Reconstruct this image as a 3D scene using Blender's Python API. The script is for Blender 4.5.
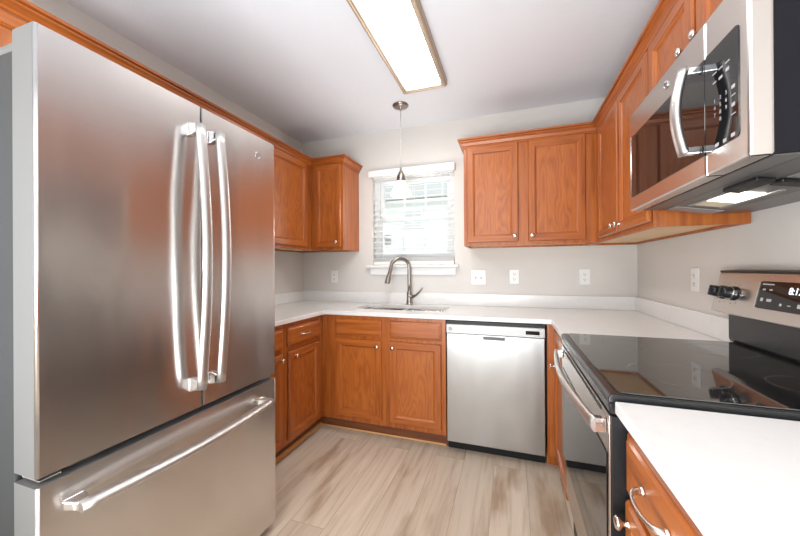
import bpy, bmesh, math, random
from mathutils import Matrix, Vector
random.seed(7)
SC = bpy.context.scene
for o in list(bpy.data.objects):
    bpy.data.objects.remove(o)
COL = SC.collection

# ------------------------------------------------------------------ camera
CAM_YAW, CAM_PITCH, CAM_ROLL = 18.682, 0.0726, -0.3552
cd = bpy.data.cameras.new('camera')
cam = bpy.data.objects.new('camera', cd); COL.objects.link(cam)
cd.sensor_width = 36.0; cd.lens = 36.0 * 327.51 / 800.0; cd.clip_start = 0.02
_y, _t, _r = (math.radians(a) for a in (CAM_YAW, CAM_PITCH, CAM_ROLL))
_f = Vector((-math.sin(_y), math.cos(_y), 0)); _rt = Vector((math.cos(_y), math.sin(_y), 0)); _up = Vector((0, 0, 1))
_f2 = _f * math.cos(_t) + _up * math.sin(_t); _u2 = _up * math.cos(_t) - _f * math.sin(_t)
_r3 = _rt * math.cos(_r) + _u2 * math.sin(_r); _u3 = _u2 * math.cos(_r) - _rt * math.sin(_r)
mw = Matrix((_r3, _u3, -_f2)).transposed().to_4x4(); mw.translation = Vector((0, 0, 1.2296))
cam.matrix_world = mw
SC.camera = cam

# ------------------------------------------------------------------ light and exposure
CEILING_LIGHT = 7.0
PENDANT_LIGHT = 22.0
HOOD_LIGHT = 4.0
REAR_FILL = 9.0
OVERHEAD_FILL = 20.0
BOUNCE_FILL = 47.0
SKY = 1.4
SC.view_settings.view_transform = 'Standard'; SC.view_settings.look = 'None'
SC.view_settings.exposure = 0.64; SC.view_settings.gamma = 1.0
SC.view_settings.use_curve_mapping = False
W = bpy.data.worlds.new('overcast_sky'); SC.world = W; W.use_nodes = True
W.node_tree.nodes['Background'].inputs['Color'].default_value = (0.95, 0.98, 1.0, 1)
W.node_tree.nodes['Background'].inputs['Strength'].default_value = SKY

def area(name, loc, rot, sx, sy, power, col=(1, 1, 1)):
    l = bpy.data.lights.new(name, 'AREA'); l.shape = 'RECTANGLE'; l.size = sx; l.size_y = sy
    l.energy = power; l.color = col
    o = bpy.data.objects.new(name, l); COL.objects.link(o); o.location = loc; o.rotation_euler = rot
    return o
# added fill at an unseen door behind the camera; daylight through the kitchen window
area('rear_fill', (-0.55, -2.78, 1.1), (math.radians(90), 0, 0), 1.9, 2.0, REAR_FILL, (0.96, 0.98, 1.0))
area('daylight_window', (-0.84, 3.75, 1.45), (math.radians(-97), 0, 0), 1.3, 1.0, 9.0, (0.96, 0.98, 1.0))
# unseen downward fill, added overhead behind the camera to brighten the kitchen
area('overhead_fill', (-0.5, -1.2, 2.40), (0, 0, 0), 0.6, 0.6, OVERHEAD_FILL, (1.0, 0.98, 0.95))

# upward fill added behind the camera, bounced to lift the ceiling
area('bounce_fill', (-0.40, -0.60, 0.80), (math.radians(149), 0, 0), 1.0, 1.0, BOUNCE_FILL, (0.93, 0.97, 1.0))

# ------------------------------------------------------------------ materials
def new_mat(name):
    m = bpy.data.materials.new(name); m.use_nodes = True
    nt = m.node_tree; b = nt.nodes['Principled BSDF']
    return m, nt, b
def S(b, **k):
    for n, v in k.items():
        b.inputs[n.replace('_', ' ')].default_value = v
def plain(name, col, rough=0.5, metal=0.0, **k):
    m, nt, b = new_mat(name)
    S(b, Base_Color=(*col, 1), Roughness=rough, Metallic=metal, **k)
    return m
def N(nt, t, **k):
    n = nt.nodes.new(t)
    for a, v in k.items(): setattr(n, a, v)
    return n
def L(nt, a, b): nt.links.new(a, b)
def coords(nt, scale, kind='Object', rnd=True):
    tc = N(nt, 'ShaderNodeTexCoord'); mp = N(nt, 'ShaderNodeMapping')
    mp.inputs['Scale'].default_value = scale
    if rnd:
        oi = N(nt, 'ShaderNodeObjectInfo'); va = N(nt, 'ShaderNodeVectorMath', operation='SCALE')
        va.inputs[0].default_value = (3.1, 1.7, 2.3); L(nt, oi.outputs['Random'], va.inputs['Scale'])
        ad = N(nt, 'ShaderNodeVectorMath', operation='ADD')
        L(nt, tc.outputs[kind], ad.inputs[0]); L(nt, va.outputs[0], ad.inputs[1]); L(nt, ad.outputs[0], mp.inputs[0])
    else:
        L(nt, tc.outputs[kind], mp.inputs[0])
    return mp.outputs[0]
def ramp(nt, fac, stops):
    r = N(nt, 'ShaderNodeValToRGB')
    while len(r.color_ramp.elements) < len(stops): r.color_ramp.elements.new(0.5)
    for e, (p, c) in zip(r.color_ramp.elements, stops):
        e.position = p; e.color = (*c, 1)
    L(nt, fac, r.inputs[0]); return r.outputs[0]
def bump(nt, b, h, strength, dist=0.001):
    bp = N(nt, 'ShaderNodeBump'); bp.inputs['Strength'].default_value = strength; bp.inputs['Distance'].default_value = dist
    L(nt, h, bp.inputs['Height']); L(nt, bp.outputs[0], b.inputs['Normal'])

W_D, W_M, W_L = (0.21, 0.046, 0.0075), (0.39, 0.104, 0.017), (0.48, 0.146, 0.027)
def wood(name, scale, stops, cathedral=0.0, rough=0.32):
    m, nt, b = new_mat(name)
    v = coords(nt, scale)
    n1 = N(nt, 'ShaderNodeTexNoise'); n1.inputs['Scale'].default_value = 1.0; n1.inputs['Detail'].default_value = 6; n1.inputs['Roughness'].default_value = 0.6
    n1.inputs['Distortion'].default_value = 0.6
    L(nt, v, n1.inputs['Vector'])
    fac = n1.outputs['Fac']
    if cathedral:
        v2 = coords(nt, (1.6, 1.6, 0.30))
        n2 = N(nt, 'ShaderNodeTexNoise'); n2.inputs['Scale'].default_value = 5.0; n2.inputs['Detail'].default_value = 2.5
        L(nt, v2, n2.inputs['Vector'])
        mu = N(nt, 'ShaderNodeMath', operation='MULTIPLY'); mu.inputs[1].default_value = 30.0; L(nt, n2.outputs['Fac'], mu.inputs[0])
        fr = N(nt, 'ShaderNodeMath', operation='PINGPONG'); fr.inputs[1].default_value = 1.0; L(nt, mu.outputs[0], fr.inputs[0])
        mx = N(nt, 'ShaderNodeMix'); mx.inputs['Factor'].default_value = cathedral
        L(nt, fac, mx.inputs[2]); L(nt, fr.outputs[0], mx.inputs[3]); fac = mx.outputs[0]
    L(nt, ramp(nt, fac, stops), b.inputs['Base Color'])
    S(b, Roughness=rough, Coat_Weight=0.15, Coat_Roughness=0.22)
    bump(nt, b, n1.outputs['Fac'], 0.12)
    return m
ST = [(0.25, W_D), (0.5, W_M), (0.75, W_L)]
STP = [(0.12, (0.25, 0.060, 0.011)), (0.42, W_M), (0.85, W_L)]
WOOD_V = wood('honey_oak_upright', (42, 42, 2.2), ST)
WOOD_H = wood('honey_oak_level', (2.2, 2.2, 42), ST)
WOOD_P = wood('honey_oak_panel', (30, 30, 1.7), STP, cathedral=0.40)
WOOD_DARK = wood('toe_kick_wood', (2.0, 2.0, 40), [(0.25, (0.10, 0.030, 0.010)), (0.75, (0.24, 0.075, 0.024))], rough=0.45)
WOOD_SHOE = wood('light_oak_trim', (2.0, 2.0, 40), [(0.25, (0.60, 0.29, 0.085)), (0.75, (0.75, 0.42, 0.16))], rough=0.4)
MAPLE = wood('maple_underside', (3, 3, 30), [(0.3, (0.70, 0.45, 0.23)), (0.7, (0.80, 0.56, 0.33))], rough=0.5)

def wall_mat(name, col, bs, strength, dist, rough=0.75):
    m, nt, b = new_mat(name); v = coords(nt, (1, 1, 1), rnd=False)
    n = N(nt, 'ShaderNodeTexNoise'); n.inputs['Scale'].default_value = bs; n.inputs['Detail'].default_value = 4; L(nt, v, n.inputs['Vector'])
    S(b, Base_Color=(*col, 1), Roughness=rough, Specular_IOR_Level=0.25); bump(nt, b, n.outputs['Fac'], strength, dist); return m
WALL = wall_mat('greige_paint', (0.67, 0.645, 0.615), 160, 0.08, 0.002)
CEIL = wall_mat('textured_ceiling_paint', (0.80, 0.83, 0.885), 26, 0.22, 0.005, 0.9)
WHITE = plain('white_paint', (0.82, 0.82, 0.81), 0.4)
VINYL = plain('white_vinyl', (0.80, 0.81, 0.82), 0.35)
PLASTIC = plain('white_plastic', (0.82, 0.82, 0.80), 0.35)
SLOT = plain('dark_slot', (0.05, 0.05, 0.05), 0.6)

def steel(name, col, rough, aniso=0.6, wav=0.25, brush=0.05):
    m, nt, b = new_mat(name)
    S(b, Base_Color=(*col, 1), Metallic=1.0, Roughness=rough, Anisotropic=aniso, Anisotropic_Rotation=0.25)
    tg = N(nt, 'ShaderNodeTangent', direction_type='UV_MAP', uv_map='UVMap'); L(nt, tg.outputs[0], b.inputs['Tangent'])
    v = coords(nt, (4.0, 4.0, 420.0), rnd=False)
    n = N(nt, 'ShaderNodeTexNoise'); n.inputs['Scale'].default_value = 1.0; n.inputs['Detail'].default_value = 3; L(nt, v, n.inputs['Vector'])
    v2 = coords(nt, (3.2, 3.2, 1.0))
    n2 = N(nt, 'ShaderNodeTexNoise'); n2.inputs['Scale'].default_value = 1.3; n2.inputs['Detail'].default_value = 2; L(nt, v2, n2.inputs['Vector'])
    b1 = N(nt, 'ShaderNodeBump'); b1.inputs['Strength'].default_value = wav; b1.inputs['Distance'].default_value = 0.012; L(nt, n2.outputs['Fac'], b1.inputs['Height'])
    b2 = N(nt, 'ShaderNodeBump'); b2.inputs['Strength'].default_value = brush; b2.inputs['Distance'].default_value = 0.0006
    L(nt, n.outputs['Fac'], b2.inputs['Height']); L(nt, b1.outputs[0], b2.inputs['Normal']); L(nt, b2.outputs[0], b.inputs['Normal'])
    return m
STEEL = steel('brushed_stainless', (0.72, 0.70, 0.685), 0.23, 0.75, 0.6)
STEEL_DW = steel('dishwasher_stainless', (0.45, 0.446, 0.44), 0.30, 0.2, 0.5)
STEEL_MW = steel('microwave_stainless', (0.64, 0.60, 0.57), 0.26, 0.4, 0.0)
STEEL_BAR = plain('polished_handle_steel', (0.60, 0.585, 0.57), 0.38, 1.0)
STEEL_SIDE = plain('door_edge_metal', (0.20, 0.20, 0.197), 0.45, 0.3)
GREY_SIDE = plain('grey_painted_side', (0.045, 0.048, 0.050), 0.5, 0.0, Specular_IOR_Level=0.3)
CHROME = plain('chrome', (0.8, 0.8, 0.8), 0.12, 1.0)
NICKEL = plain('satin_nickel', (0.70, 0.67, 0.63), 0.25, 1.0)
BRUSHED_NICKEL = plain('brushed_nickel', (0.33, 0.30, 0.27), 0.28, 1.0)
BLACK = plain('black_enamel', (0.010, 0.010, 0.011), 0.4, Specular_IOR_Level=0.3)
BLACK_GLOSS = plain('black_gloss_plastic', (0.015, 0.015, 0.017), 0.15)
BLACK_GLASS = plain('black_glass', (0.008, 0.008, 0.009), 0.035, IOR=1.52)
COOKGLASS = plain('ceramic_glass', (0.012, 0.012, 0.012), 0.04, IOR=2.7)
DARK_TRIM = plain('dark_grey_trim', (0.018, 0.019, 0.021), 0.25, 0.0)
HOOD = plain('hood_grey_metal', (0.20, 0.195, 0.19), 0.40, 0.7)
FILTER = plain('filter_mesh', (0.45, 0.45, 0.45), 0.5, 0.9)
PRINT = plain('grey_printing', (0.42, 0.42, 0.44), 0.5)
PRINT_DARK = plain('dark_printing', (0.12, 0.12, 0.13), 0.5)
RING = plain('burner_print', (0.16, 0.16, 0.162), 0.12, IOR=2.5)
FRAME_TAN = plain('tan_metal_frame', (0.42, 0.32, 0.235), 0.4, 0.2)
SINKSTEEL = plain('sink_steel', (0.72, 0.71, 0.70), 0.2, 1.0)
STICKER = plain('grey_sticker', (0.42, 0.43, 0.44), 0.6)
def emit(name, col, s):
    m, nt, b = new_mat(name); S(b, Base_Color=(0.8, 0.8, 0.8, 1), Emission_Color=(*col, 1), Emission_Strength=s, Roughness=0.5); return m
DIFFUSER = emit('lit_diffuser', (1.0, 0.985, 0.96), CEILING_LIGHT)
SHADE = emit('lit_frosted_glass', (1.0, 0.96, 0.88), PENDANT_LIGHT)
SHADE_TOP = emit('cream_glass_collar', (1.0, 0.80, 0.52), 0.75)
LENS = emit('lit_hood_lens', (1.0, 0.93, 0.78), HOOD_LIGHT)
DIGITS = emit('lit_digits', (0.85, 0.93, 1.0), 0.9)
def glass(name):
    m = bpy.data.materials.new(name); m.use_nodes = True; nt = m.node_tree; nt.nodes.clear()
    out = N(nt, 'ShaderNodeOutputMaterial'); mx = N(nt, 'ShaderNodeMixShader'); tr = N(nt, 'ShaderNodeBsdfTransparent'); gl = N(nt, 'ShaderNodeBsdfGlossy')
    gl.inputs['Roughness'].default_value = 0.02; tr.inputs['Color'].default_value = (0.95, 0.97, 0.97, 1)
    fr = N(nt, 'ShaderNodeFresnel'); fr.inputs[0].default_value = 1.45
    L(nt, fr.outputs[0], mx.inputs[0]); L(nt, tr.outputs[0], mx.inputs[1]); L(nt, gl.outputs[0], mx.inputs[2]); L(nt, mx.outputs[0], out.inputs[0])
    return m
GLASS = glass('window_glass')

def quartz():
    m, nt, b = new_mat('white_quartz'); v = coords(nt, (1, 1, 1), rnd=False)
    n = N(nt, 'ShaderNodeTexNoise'); n.inputs['Scale'].default_value = 22; n.inputs['Detail'].default_value = 8; n.inputs['Roughness'].default_value = 0.7; L(nt, v, n.inputs['Vector'])
    L(nt, ramp(nt, n.outputs['Fac'], [(0.3, (0.765, 0.755, 0.745)), (0.48, (0.80, 0.79, 0.78)), (0.7, (0.81, 0.80, 0.79))]), b.inputs['Base Color'])
    S(b, Roughness=0.22); return m
QUARTZ = quartz()

def planks():
    m, nt, b = new_mat('pale_oak_vinyl_planks')
    tc = N(nt, 'ShaderNodeTexCoord'); sp = N(nt, 'ShaderNodeSeparateXYZ'); L(nt, tc.outputs['Object'], sp.inputs[0])
    ax = N(nt, 'ShaderNodeMath', operation='ADD'); ax.inputs[1].default_value = 0.475 + 0.185 * 30; L(nt, sp.outputs[0], ax.inputs[0])
    ay = N(nt, 'ShaderNodeMath', operation='ADD'); ay.inputs[1].default_value = 10.85; L(nt, sp.outputs[1], ay.inputs[0])
    cb = N(nt, 'ShaderNodeCombineXYZ'); L(nt, ay.outputs[0], cb.inputs[0]); L(nt, ax.outputs[0], cb.inputs[1])
    br = N(nt, 'ShaderNodeTexBrick'); br.offset = 0.37; br.offset_frequency = 2
    br.inputs['Scale'].default_value = 1.0; br.inputs['Brick Width'].default_value = 1.22; br.inputs['Row Height'].default_value = 0.185
    br.inputs['Mortar Size'].default_value = 0.0012; br.inputs['Mortar Smooth'].default_value = 0.3; br.inputs['Bias'].default_value = 0.0
    br.inputs['Color1'].default_value = (0.0, 0.0, 0.0, 1); br.inputs['Color2'].default_value = (1, 1, 1, 1); br.inputs['Mortar'].default_value = (0.5, 0.5, 0.5, 1)
    L(nt, cb.outputs[0], br.inputs['Vector'])
    # grain, offset per plank
    sc = N(nt, 'ShaderNodeVectorMath', operation='SCALE'); sc.inputs['Scale'].default_value = 7.0; L(nt, br.outputs['Color'], sc.inputs[0])
    ad = N(nt, 'ShaderNodeVectorMath', operation='ADD'); L(nt, tc.outputs['Object'], ad.inputs[0]); L(nt, sc.outputs[0], ad.inputs[1])
    mp = N(nt, 'ShaderNodeMapping'); mp.inputs['Scale'].default_value = (26, 1.5, 1); L(nt, ad.outputs[0], mp.inputs[0])
    n = N(nt, 'ShaderNodeTexNoise'); n.inputs['Scale'].default_value = 1.0; n.inputs['Detail'].default_value = 7; n.inputs['Roughness'].default_value = 0.62; n.inputs['Distortion'].default_value = 0.8
    L(nt, mp.outputs[0], n.inputs['Vector'])
    mp2 = N(nt, 'ShaderNodeMapping'); mp2.inputs['Scale'].default_value = (6.5, 1.6, 1); L(nt, ad.outputs[0], mp2.inputs[0])
    n2 = N(nt, 'ShaderNodeTexNoise'); n2.inputs['Scale'].default_value = 1.0; n2.inputs['Detail'].default_value = 3; L(nt, mp2.outputs[0], n2.inputs['Vector'])
    base = ramp(nt, n.outputs['Fac'], [(0.28, (0.46, 0.36, 0.265)), (0.48, (0.64, 0.535, 0.42)), (0.70, (0.70, 0.605, 0.50))])
    knots = ramp(nt, n2.outputs['Fac'], [(0.30, (0.58, 0.47, 0.37)), (0.42, (1, 1, 1)), (0.8, (1.05, 1.05, 1.05))])
    m1 = N(nt, 'ShaderNodeMix', data_type='RGBA', blend_type='MULTIPLY'); m1.inputs['Factor'].default_value = 0.8; L(nt, base, m1.inputs[6]); L(nt, knots, m1.inputs[7])
    tone = ramp(nt, br.outputs['Color'], [(0.0, (0.80, 0.78, 0.76)), (1.0, (1.06, 1.06, 1.06))])
    m2 = N(nt, 'ShaderNodeMix', data_type='RGBA', blend_type='MULTIPLY'); m2.inputs['Factor'].default_value = 1.0; L(nt, m1.outputs[2], m2.inputs[6]); L(nt, tone, m2.inputs[7])
    seam = ramp(nt, br.outputs['Fac'], [(0.0, (1, 1, 1)), (1.0, (0.55, 0.5, 0.46))])
    m3 = N(nt, 'ShaderNodeMix', data_type='RGBA', blend_type='MULTIPLY'); m3.inputs['Factor'].default_value = 1.0; L(nt, m2.outputs[2], m3.inputs[6]); L(nt, seam, m3.inputs[7])
    L(nt, m3.outputs[2], b.inputs['Base Color']); S(b, Roughness=0.42)
    bump(nt, b, n.outputs['Fac'], 0.08); return m
FLOOR = planks()
def siding():
    m, nt, b = new_mat('pale_lap_siding'); v = coords(nt, (1, 1, 1), rnd=False)
    w = N(nt, 'ShaderNodeTexWave', bands_direction='Z', wave_profile='SAW'); w.inputs['Scale'].default_value = 1.6; L(nt, v, w.inputs['Vector'])
    L(nt, ramp(nt, w.outputs['Fac'], [(0.0, (0.6, 0.6, 0.6)), (0.12, (0.8, 0.8, 0.8))]), b.inputs['Base Color']); S(b, Roughness=0.7); return m
SIDING = siding()
LAWN = wall_mat('lawn', (0.10, 0.16, 0.05), 30, 0.5, 0.02, 0.95)

# ------------------------------------------------------------------ mesh helpers
ROOTM = {}
def box(bm, x0, x1, y0, y1, z0, z1, mi=0):
    vs = [bm.verts.new(p) for p in ((x0,y0,z0),(x1,y0,z0),(x1,y1,z0),(x0,y1,z0),(x0,y0,z1),(x1,y0,z1),(x1,y1,z1),(x0,y1,z1))]
    fs = []
    for q in ((0,3,2,1),(4,5,6,7),(0,1,5,4),(1,2,6,5),(2,3,7,6),(3,0,4,7)):
        f = bm.faces.new([vs[i] for i in q]); f.material_index = mi; fs.append(f)
    return fs
def prism(bm, poly, axis, a0, a1, mi=0):
    """poly = 2D points in the plane normal to axis; ('x' -> (y,z), 'y' -> (x,z), 'z' -> (x,y))"""
    def P(p, a):
        return {'x': (a, p[0], p[1]), 'y': (p[0], a, p[1]), 'z': (p[0], p[1], a)}[axis]
    A = [bm.verts.new(P(p, a0)) for p in poly]; B = [bm.verts.new(P(p, a1)) for p in poly]
    n = len(poly)
    fs = [bm.faces.new(A), bm.faces.new(list(reversed(B)))]
    for i in range(n): fs.append(bm.faces.new((A[i], B[i], B[(i+1) % n], A[(i+1) % n])))
    for f in fs: f.material_index = mi
    return fs
def lathe(bm, prof, o=(0,0,0), axis=(0,0,1), n=20, mi=0, cap=True):
    """prof = [(radius, height)] about axis through o"""
    ax = Vector(axis).normalized(); q = Vector((0,0,1)).rotation_difference(ax); o = Vector(o); rings = []
    for r, h in prof:
        rings.append([bm.verts.new(o + q @ Vector((r*math.cos(2*math.pi*k/n), r*math.sin(2*math.pi*k/n), h))) for k in range(n)])
    for a, b in zip(rings, rings[1:]):
        for k in range(n):
            f = bm.faces.new((a[k], a[(k+1)%n], b[(k+1)%n], b[k])); f.smooth = True; f.material_index = mi
    if cap:
        for r in (list(reversed(rings[0])), rings[-1]):
            f = bm.faces.new(r); f.material_index = mi
def tube(bm, pts, rad, n=12, mi=0, flat=None):
    """swept tube; rad number or list; flat = (sx, sy) cross-section scale with stable up"""
    pts = [Vector(p) for p in pts]; m = len(pts); rings = []
    rads = rad if isinstance(rad, (list, tuple)) else [rad]*m
    up = None
    for i in range(m):
        t = (pts[min(i+1, m-1)] - pts[max(i-1, 0)]).normalized()
        if up is None:
            up = Vector((0,0,1)) if abs(t.z) < 0.9 else Vector((0,1,0))
        up = (up - t*up.dot(t)).normalized(); s = t.cross(up)
        fx, fy = flat or (1, 1)
        rings.append([bm.verts.new(pts[i] + s*(rads[i]*fx*math.cos(2*math.pi*k/n)) + up*(rads[i]*fy*math.sin(2*math.pi*k/n))) for k in range(n)])
    for a, b in zip(rings, rings[1:]):
        for k in range(n):
            f = bm.faces.new((a[k], a[(k+1)%n], b[(k+1)%n], b[k])); f.smooth = True; f.material_index = mi
    for r in (list(reversed(rings[0])), rings[-1]):
        f = bm.faces.new(r); f.material_index = mi
def sweep(bm, path, prof, side, mi=0, part=None):
    """mitred moulding: path 2D, prof [(out, z)], side +1 = left of travel"""
    n = len(path); P = [Vector(p) for p in path]; nr = []
    for i in range(n-1):
        d = (P[i+1]-P[i]).normalized(); nr.append(Vector((-d.y, d.x))*side)
    rings = []
    for i in range(n):
        if i == 0: off = nr[0]
        elif i == n-1: off = nr[-1]
        else:
            s = nr[i-1]+nr[i]; off = s/(s.dot(nr[i]))
        rings.append([bm.verts.new((P[i].x+off.x*o, P[i].y+off.y*o, z)) for o, z in prof])
    m = len(prof)
    if part:
        use = rings[part[0]:part[1]+1]
        for r in rings:
            if r not in use:
                for q in r: bm.verts.remove(q)
        rings = use
    for a, b in zip(rings, rings[1:]):
        for k in range(m):
            f = bm.faces.new((a[k], a[(k+1)%m], b[(k+1)%m], b[k])); f.material_index = mi
    bm.faces.new(list(reversed(rings[0]))); bm.faces.new(rings[-1])
def slab(bm, xs, ys, keep, z0, z1, mi=0):
    """flat slab made of the kept cells of a grid"""
    V = {}
    def v(i, j, t):
        if (i, j, t) not in V: V[i, j, t] = bm.verts.new((xs[i], ys[j], z1 if t else z0))
        return V[i, j, t]
    nx, ny = len(xs)-1, len(ys)-1
    K = lambda i, j: 0 <= i < nx and 0 <= j < ny and keep(i, j)
    for i in range(nx):
        for j in range(ny):
            if not K(i, j): continue
            bm.faces.new((v(i,j,1), v(i+1,j,1), v(i+1,j+1,1), v(i,j+1,1)))
            bm.faces.new((v(i,j,0), v(i,j+1,0), v(i+1,j+1,0), v(i+1,j,0)))
            if not K(i-1, j): bm.faces.new((v(i,j,0), v(i,j,1), v(i,j+1,1), v(i,j+1,0)))
            if not K(i+1, j): bm.faces.new((v(i+1,j,0), v(i+1,j+1,0), v(i+1,j+1,1), v(i+1,j,1)))
            if not K(i, j-1): bm.faces.new((v(i,j,0), v(i+1,j,0), v(i+1,j,1), v(i,j,1)))
            if not K(i, j+1): bm.faces.new((v(i,j+1,0), v(i,j+1,1), v(i+1,j+1,1), v(i+1,j+1,0)))
def rrect(x0, x1, y0, y1, r, n=5):
    out = []
    for cx, cy, a0 in ((x1-r, y1-r, 0), (x0+r, y1-r, 90), (x0+r, y0+r, 180), (x1-r, y0+r, 270)):
        for k in range(n+1):
            a = math.radians(a0 + 90*k/n); out.append((cx + r*math.cos(a), cy + r*math.sin(a)))
    return out
def box_uv(me):
    uv = me.uv_layers.new(name='UVMap')
    for p in me.polygons:
        nx, ny, nz = (abs(c) for c in p.normal)
        for li in p.loop_indices:
            c = me.vertices[me.loops[li].vertex_index].co
            if nz > max(nx, ny): uv.data[li].uv = (c.x, c.y)
            elif nx > ny: uv.data[li].uv = (c.y, c.z)
            else: uv.data[li].uv = (c.x, c.z)
def root_of(o):
    while o.parent: o = o.parent
    return o
def make(name, bm, mats, parent=None, bevel=0.0, world=True, seg=2, normals=True):
    """link one mesh object; world=True means the bmesh is in world coordinates"""
    if not isinstance(mats, (list, tuple)): mats = [mats]
    if parent is not None and world:
        bm.transform(ROOTM[root_of(parent).name].inverted())
    if normals: bmesh.ops.recalc_face_normals(bm, faces=bm.faces[:])
    me = bpy.data.meshes.new(name); bm.to_mesh(me); bm.free()
    for m in mats: me.materials.append(m)
    if any('stainless' in m.name for m in mats): box_uv(me)
    o = bpy.data.objects.new(name, me); COL.objects.link(o); o.parent = parent
    if bevel:
        md = o.modifiers.new('bevel', 'BEVEL'); md.width = bevel; md.segments = seg; md.limit_method = 'ANGLE'; md.angle_limit = math.radians(40); md.harden_normals = False
    if parent is None: ROOTM[o.name] = Matrix.Identity(4)
    return o
def tag(o, label, cat, group=None):
    o['label'] = label; o['category'] = cat
    if group: o['group'] = group
    return o
def thing(name, label, cat, loc=(0,0,0), rz=0, group=None):
    o = bpy.data.objects.new(name, None); COL.objects.link(o); o.empty_display_size = 0.05
    o.location = loc; o.rotation_euler = (0, 0, math.radians(rz))
    ROOTM[o.name] = Matrix.Translation(loc) @ Matrix.Rotation(math.radians(rz), 4, 'Z')
    return tag(o, label, cat, group)
def struct(name, bm, mats, parent=None, bevel=0.0):
    o = make(name, bm, mats, parent, bevel)
    if parent is None: o['kind'] = 'structure'
    return o
def B(): return bmesh.new()
def text(name, s, size, mat, parent, M, extrude=0.0004, align='CENTER'):
    """flat lettering; M places the text plane (x right, y up, z towards the reader) in the world"""
    c = bpy.data.curves.new(name, 'FONT'); c.body = s; c.size = size; c.align_x = align; c.align_y = 'CENTER'; c.extrude = extrude
    t = bpy.data.objects.new(name, c)
    COL.objects.link(t)
    dg = bpy.context.evaluated_depsgraph_get()
    me = bpy.data.meshes.new_from_object(t.evaluated_get(dg))
    bpy.data.objects.remove(t); bpy.data.curves.remove(c)
    me.transform(M); me.transform(ROOTM[root_of(parent).name].inverted())
    me.materials.clear(); me.materials.append(mat); me.name = name
    o = bpy.data.objects.new(name, me); COL.objects.link(o); o.parent = parent
    return o
def basis(o, x, y):
    x = Vector(x).normalized(); y = Vector(y).normalized(); z = x.cross(y)
    m = Matrix((x, y, z)).transposed().to_4x4(); m.translation = Vector(o); return m

# ------------------------------------------------------------------ room shell
XL, XR, YB, YR, ZC = -1.98, 0.872, 2.808, -2.6, 2.497
WX0, WX1, WZ0, WZ1 = -1.215, -0.455, 1.262, 2.10       # window opening
b = B(); box(b, XL-0.1, XR+0.1, YR-0.1, YB+0.1, -0.1, 0.0); struct('floor', b, FLOOR)
b = B(); box(b, XL-0.1, XR+0.1, YR-0.1, YB+0.1, ZC, ZC+0.1); struct('ceiling', b, CEIL)
b = B(); box(b, XL-0.1, XL, YR, YB, 0, ZC); struct('wall_left', b, WALL)
b = B(); box(b, XR, XR+0.1, YR, YB, 0, ZC); struct('wall_right', b, WALL)
b = B()
# wall with the window opening, as a grid so no seam shows
def wall_with_hole(b, x0, x1, y0, y1, hx0, hx1, hz0, hz1):
    xs, zs = [x0, hx0, hx1, x1], [0, hz0, hz1, ZC] if hz0 > 0 else [0, hz1, ZC]
    keep = (lambda i, j: not (i == 1 and j == 1)) if hz0 > 0 else (lambda i, j: not (i == 1 and j == 0))
    slab(b, xs, zs, keep, -y1, -y0)
    b.transform(Matrix(((1,0,0,0),(0,0,-1,0),(0,1,0,0),(0,0,0,1))))
wall_with_hole(b, XL-0.1, XR+0.1, YB, YB+0.15, WX0, WX1, WZ0, WZ1); struct('wall_back', b, WALL)
b = B(); wall_with_hole(b, XL-0.1, XR+0.1, YR-0.1, YR, -1.5, 0.4, 0, 2.1); struct('wall_rear', b, WALL)
# unseen sliding glass door, added behind the camera to let fill light in
b = B()
for x0, x1 in ((-1.5, -1.42), (-0.59, -0.51), (0.32, 0.4)): box(b, x0, x1, YR-0.08, YR-0.02, 0.0, 2.1)
box(b, -1.42, 0.32, YR-0.08, YR-0.02, 2.02, 2.1); box(b, -1.42, 0.32, YR-0.08, YR-0.02, 0.0, 0.08)
dr = struct('door_1', b, VINYL, bevel=0.003)
b = B(); box(b, -1.42, -0.59, YR-0.052, YR-0.048, 0.08, 2.02); box(b, -0.51, 0.32, YR-0.052, YR-0.048, 0.08, 2.02); make('glass_pane', b, GLASS, dr)

# window: double hung, grid muntins, sill and apron
b = B(); yw0, yw1 = YB+0.06, YB+0.13
fw = 0.045
box(b, WX0, WX0+fw, yw0, yw1, WZ0, WZ1); box(b, WX1-fw, WX1, yw0, yw1, WZ0, WZ1)
box(b, WX0+fw, WX1-fw, yw0, yw1, WZ1-fw, WZ1); box(b, WX0+fw, WX1-fw, yw0, yw1, WZ0, WZ0+0.05)
win = struct('window_1', b, VINYL, bevel=0.003)
ZM = 1.682
def sash(name, z0, z1, y0, rail0, rail1):
    b = B(); x0, x1 = WX0+fw, WX1-fw; s = 0.032
    box(b, x0, x0+s, y0, y0+0.03, z0, z1); box(b, x1-s, x1, y0, y0+0.03, z0, z1)
    box(b, x0+s, x1-s, y0, y0+0.03, z0, z0+rail0); box(b, x0+s, x1-s, y0, y0+0.03, z1-rail1, z1)
    o = make(name, b, VINYL, win, bevel=0.002)
    gx0, gx1, gz0, gz1 = x0+s, x1-s, z0+rail0, z1-rail1
    b = B(); box(b, gx0, gx1, y0+0.013, y0+0.017, gz0, gz1); make('glass_pane', b, GLASS, o)
    b = B()
    for k in (1, 2):
        xm = gx0+(gx1-gx0)*k/3; box(b, xm-0.008, xm+0.008, y0+0.006, y0+0.012, gz0, gz1)
    zm = (gz0+gz1)/2; 
    for k in range(3):
        a = gx0+(gx1-gx0)*k/3 + (0.008 if k else 0); c = gx0+(gx1-gx0)*(k+1)/3 - (0.008 if k < 2 else 0)
        box(b, a, c, y0+0.006, y0+0.012, zm-0.008, zm+0.008)
    make('muntin_grid', b, VINYL, o)
    return o
sash('lower_sash', WZ0+0.05, ZM+0.02, YB+0.068, 0.05, 0.035)
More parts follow.
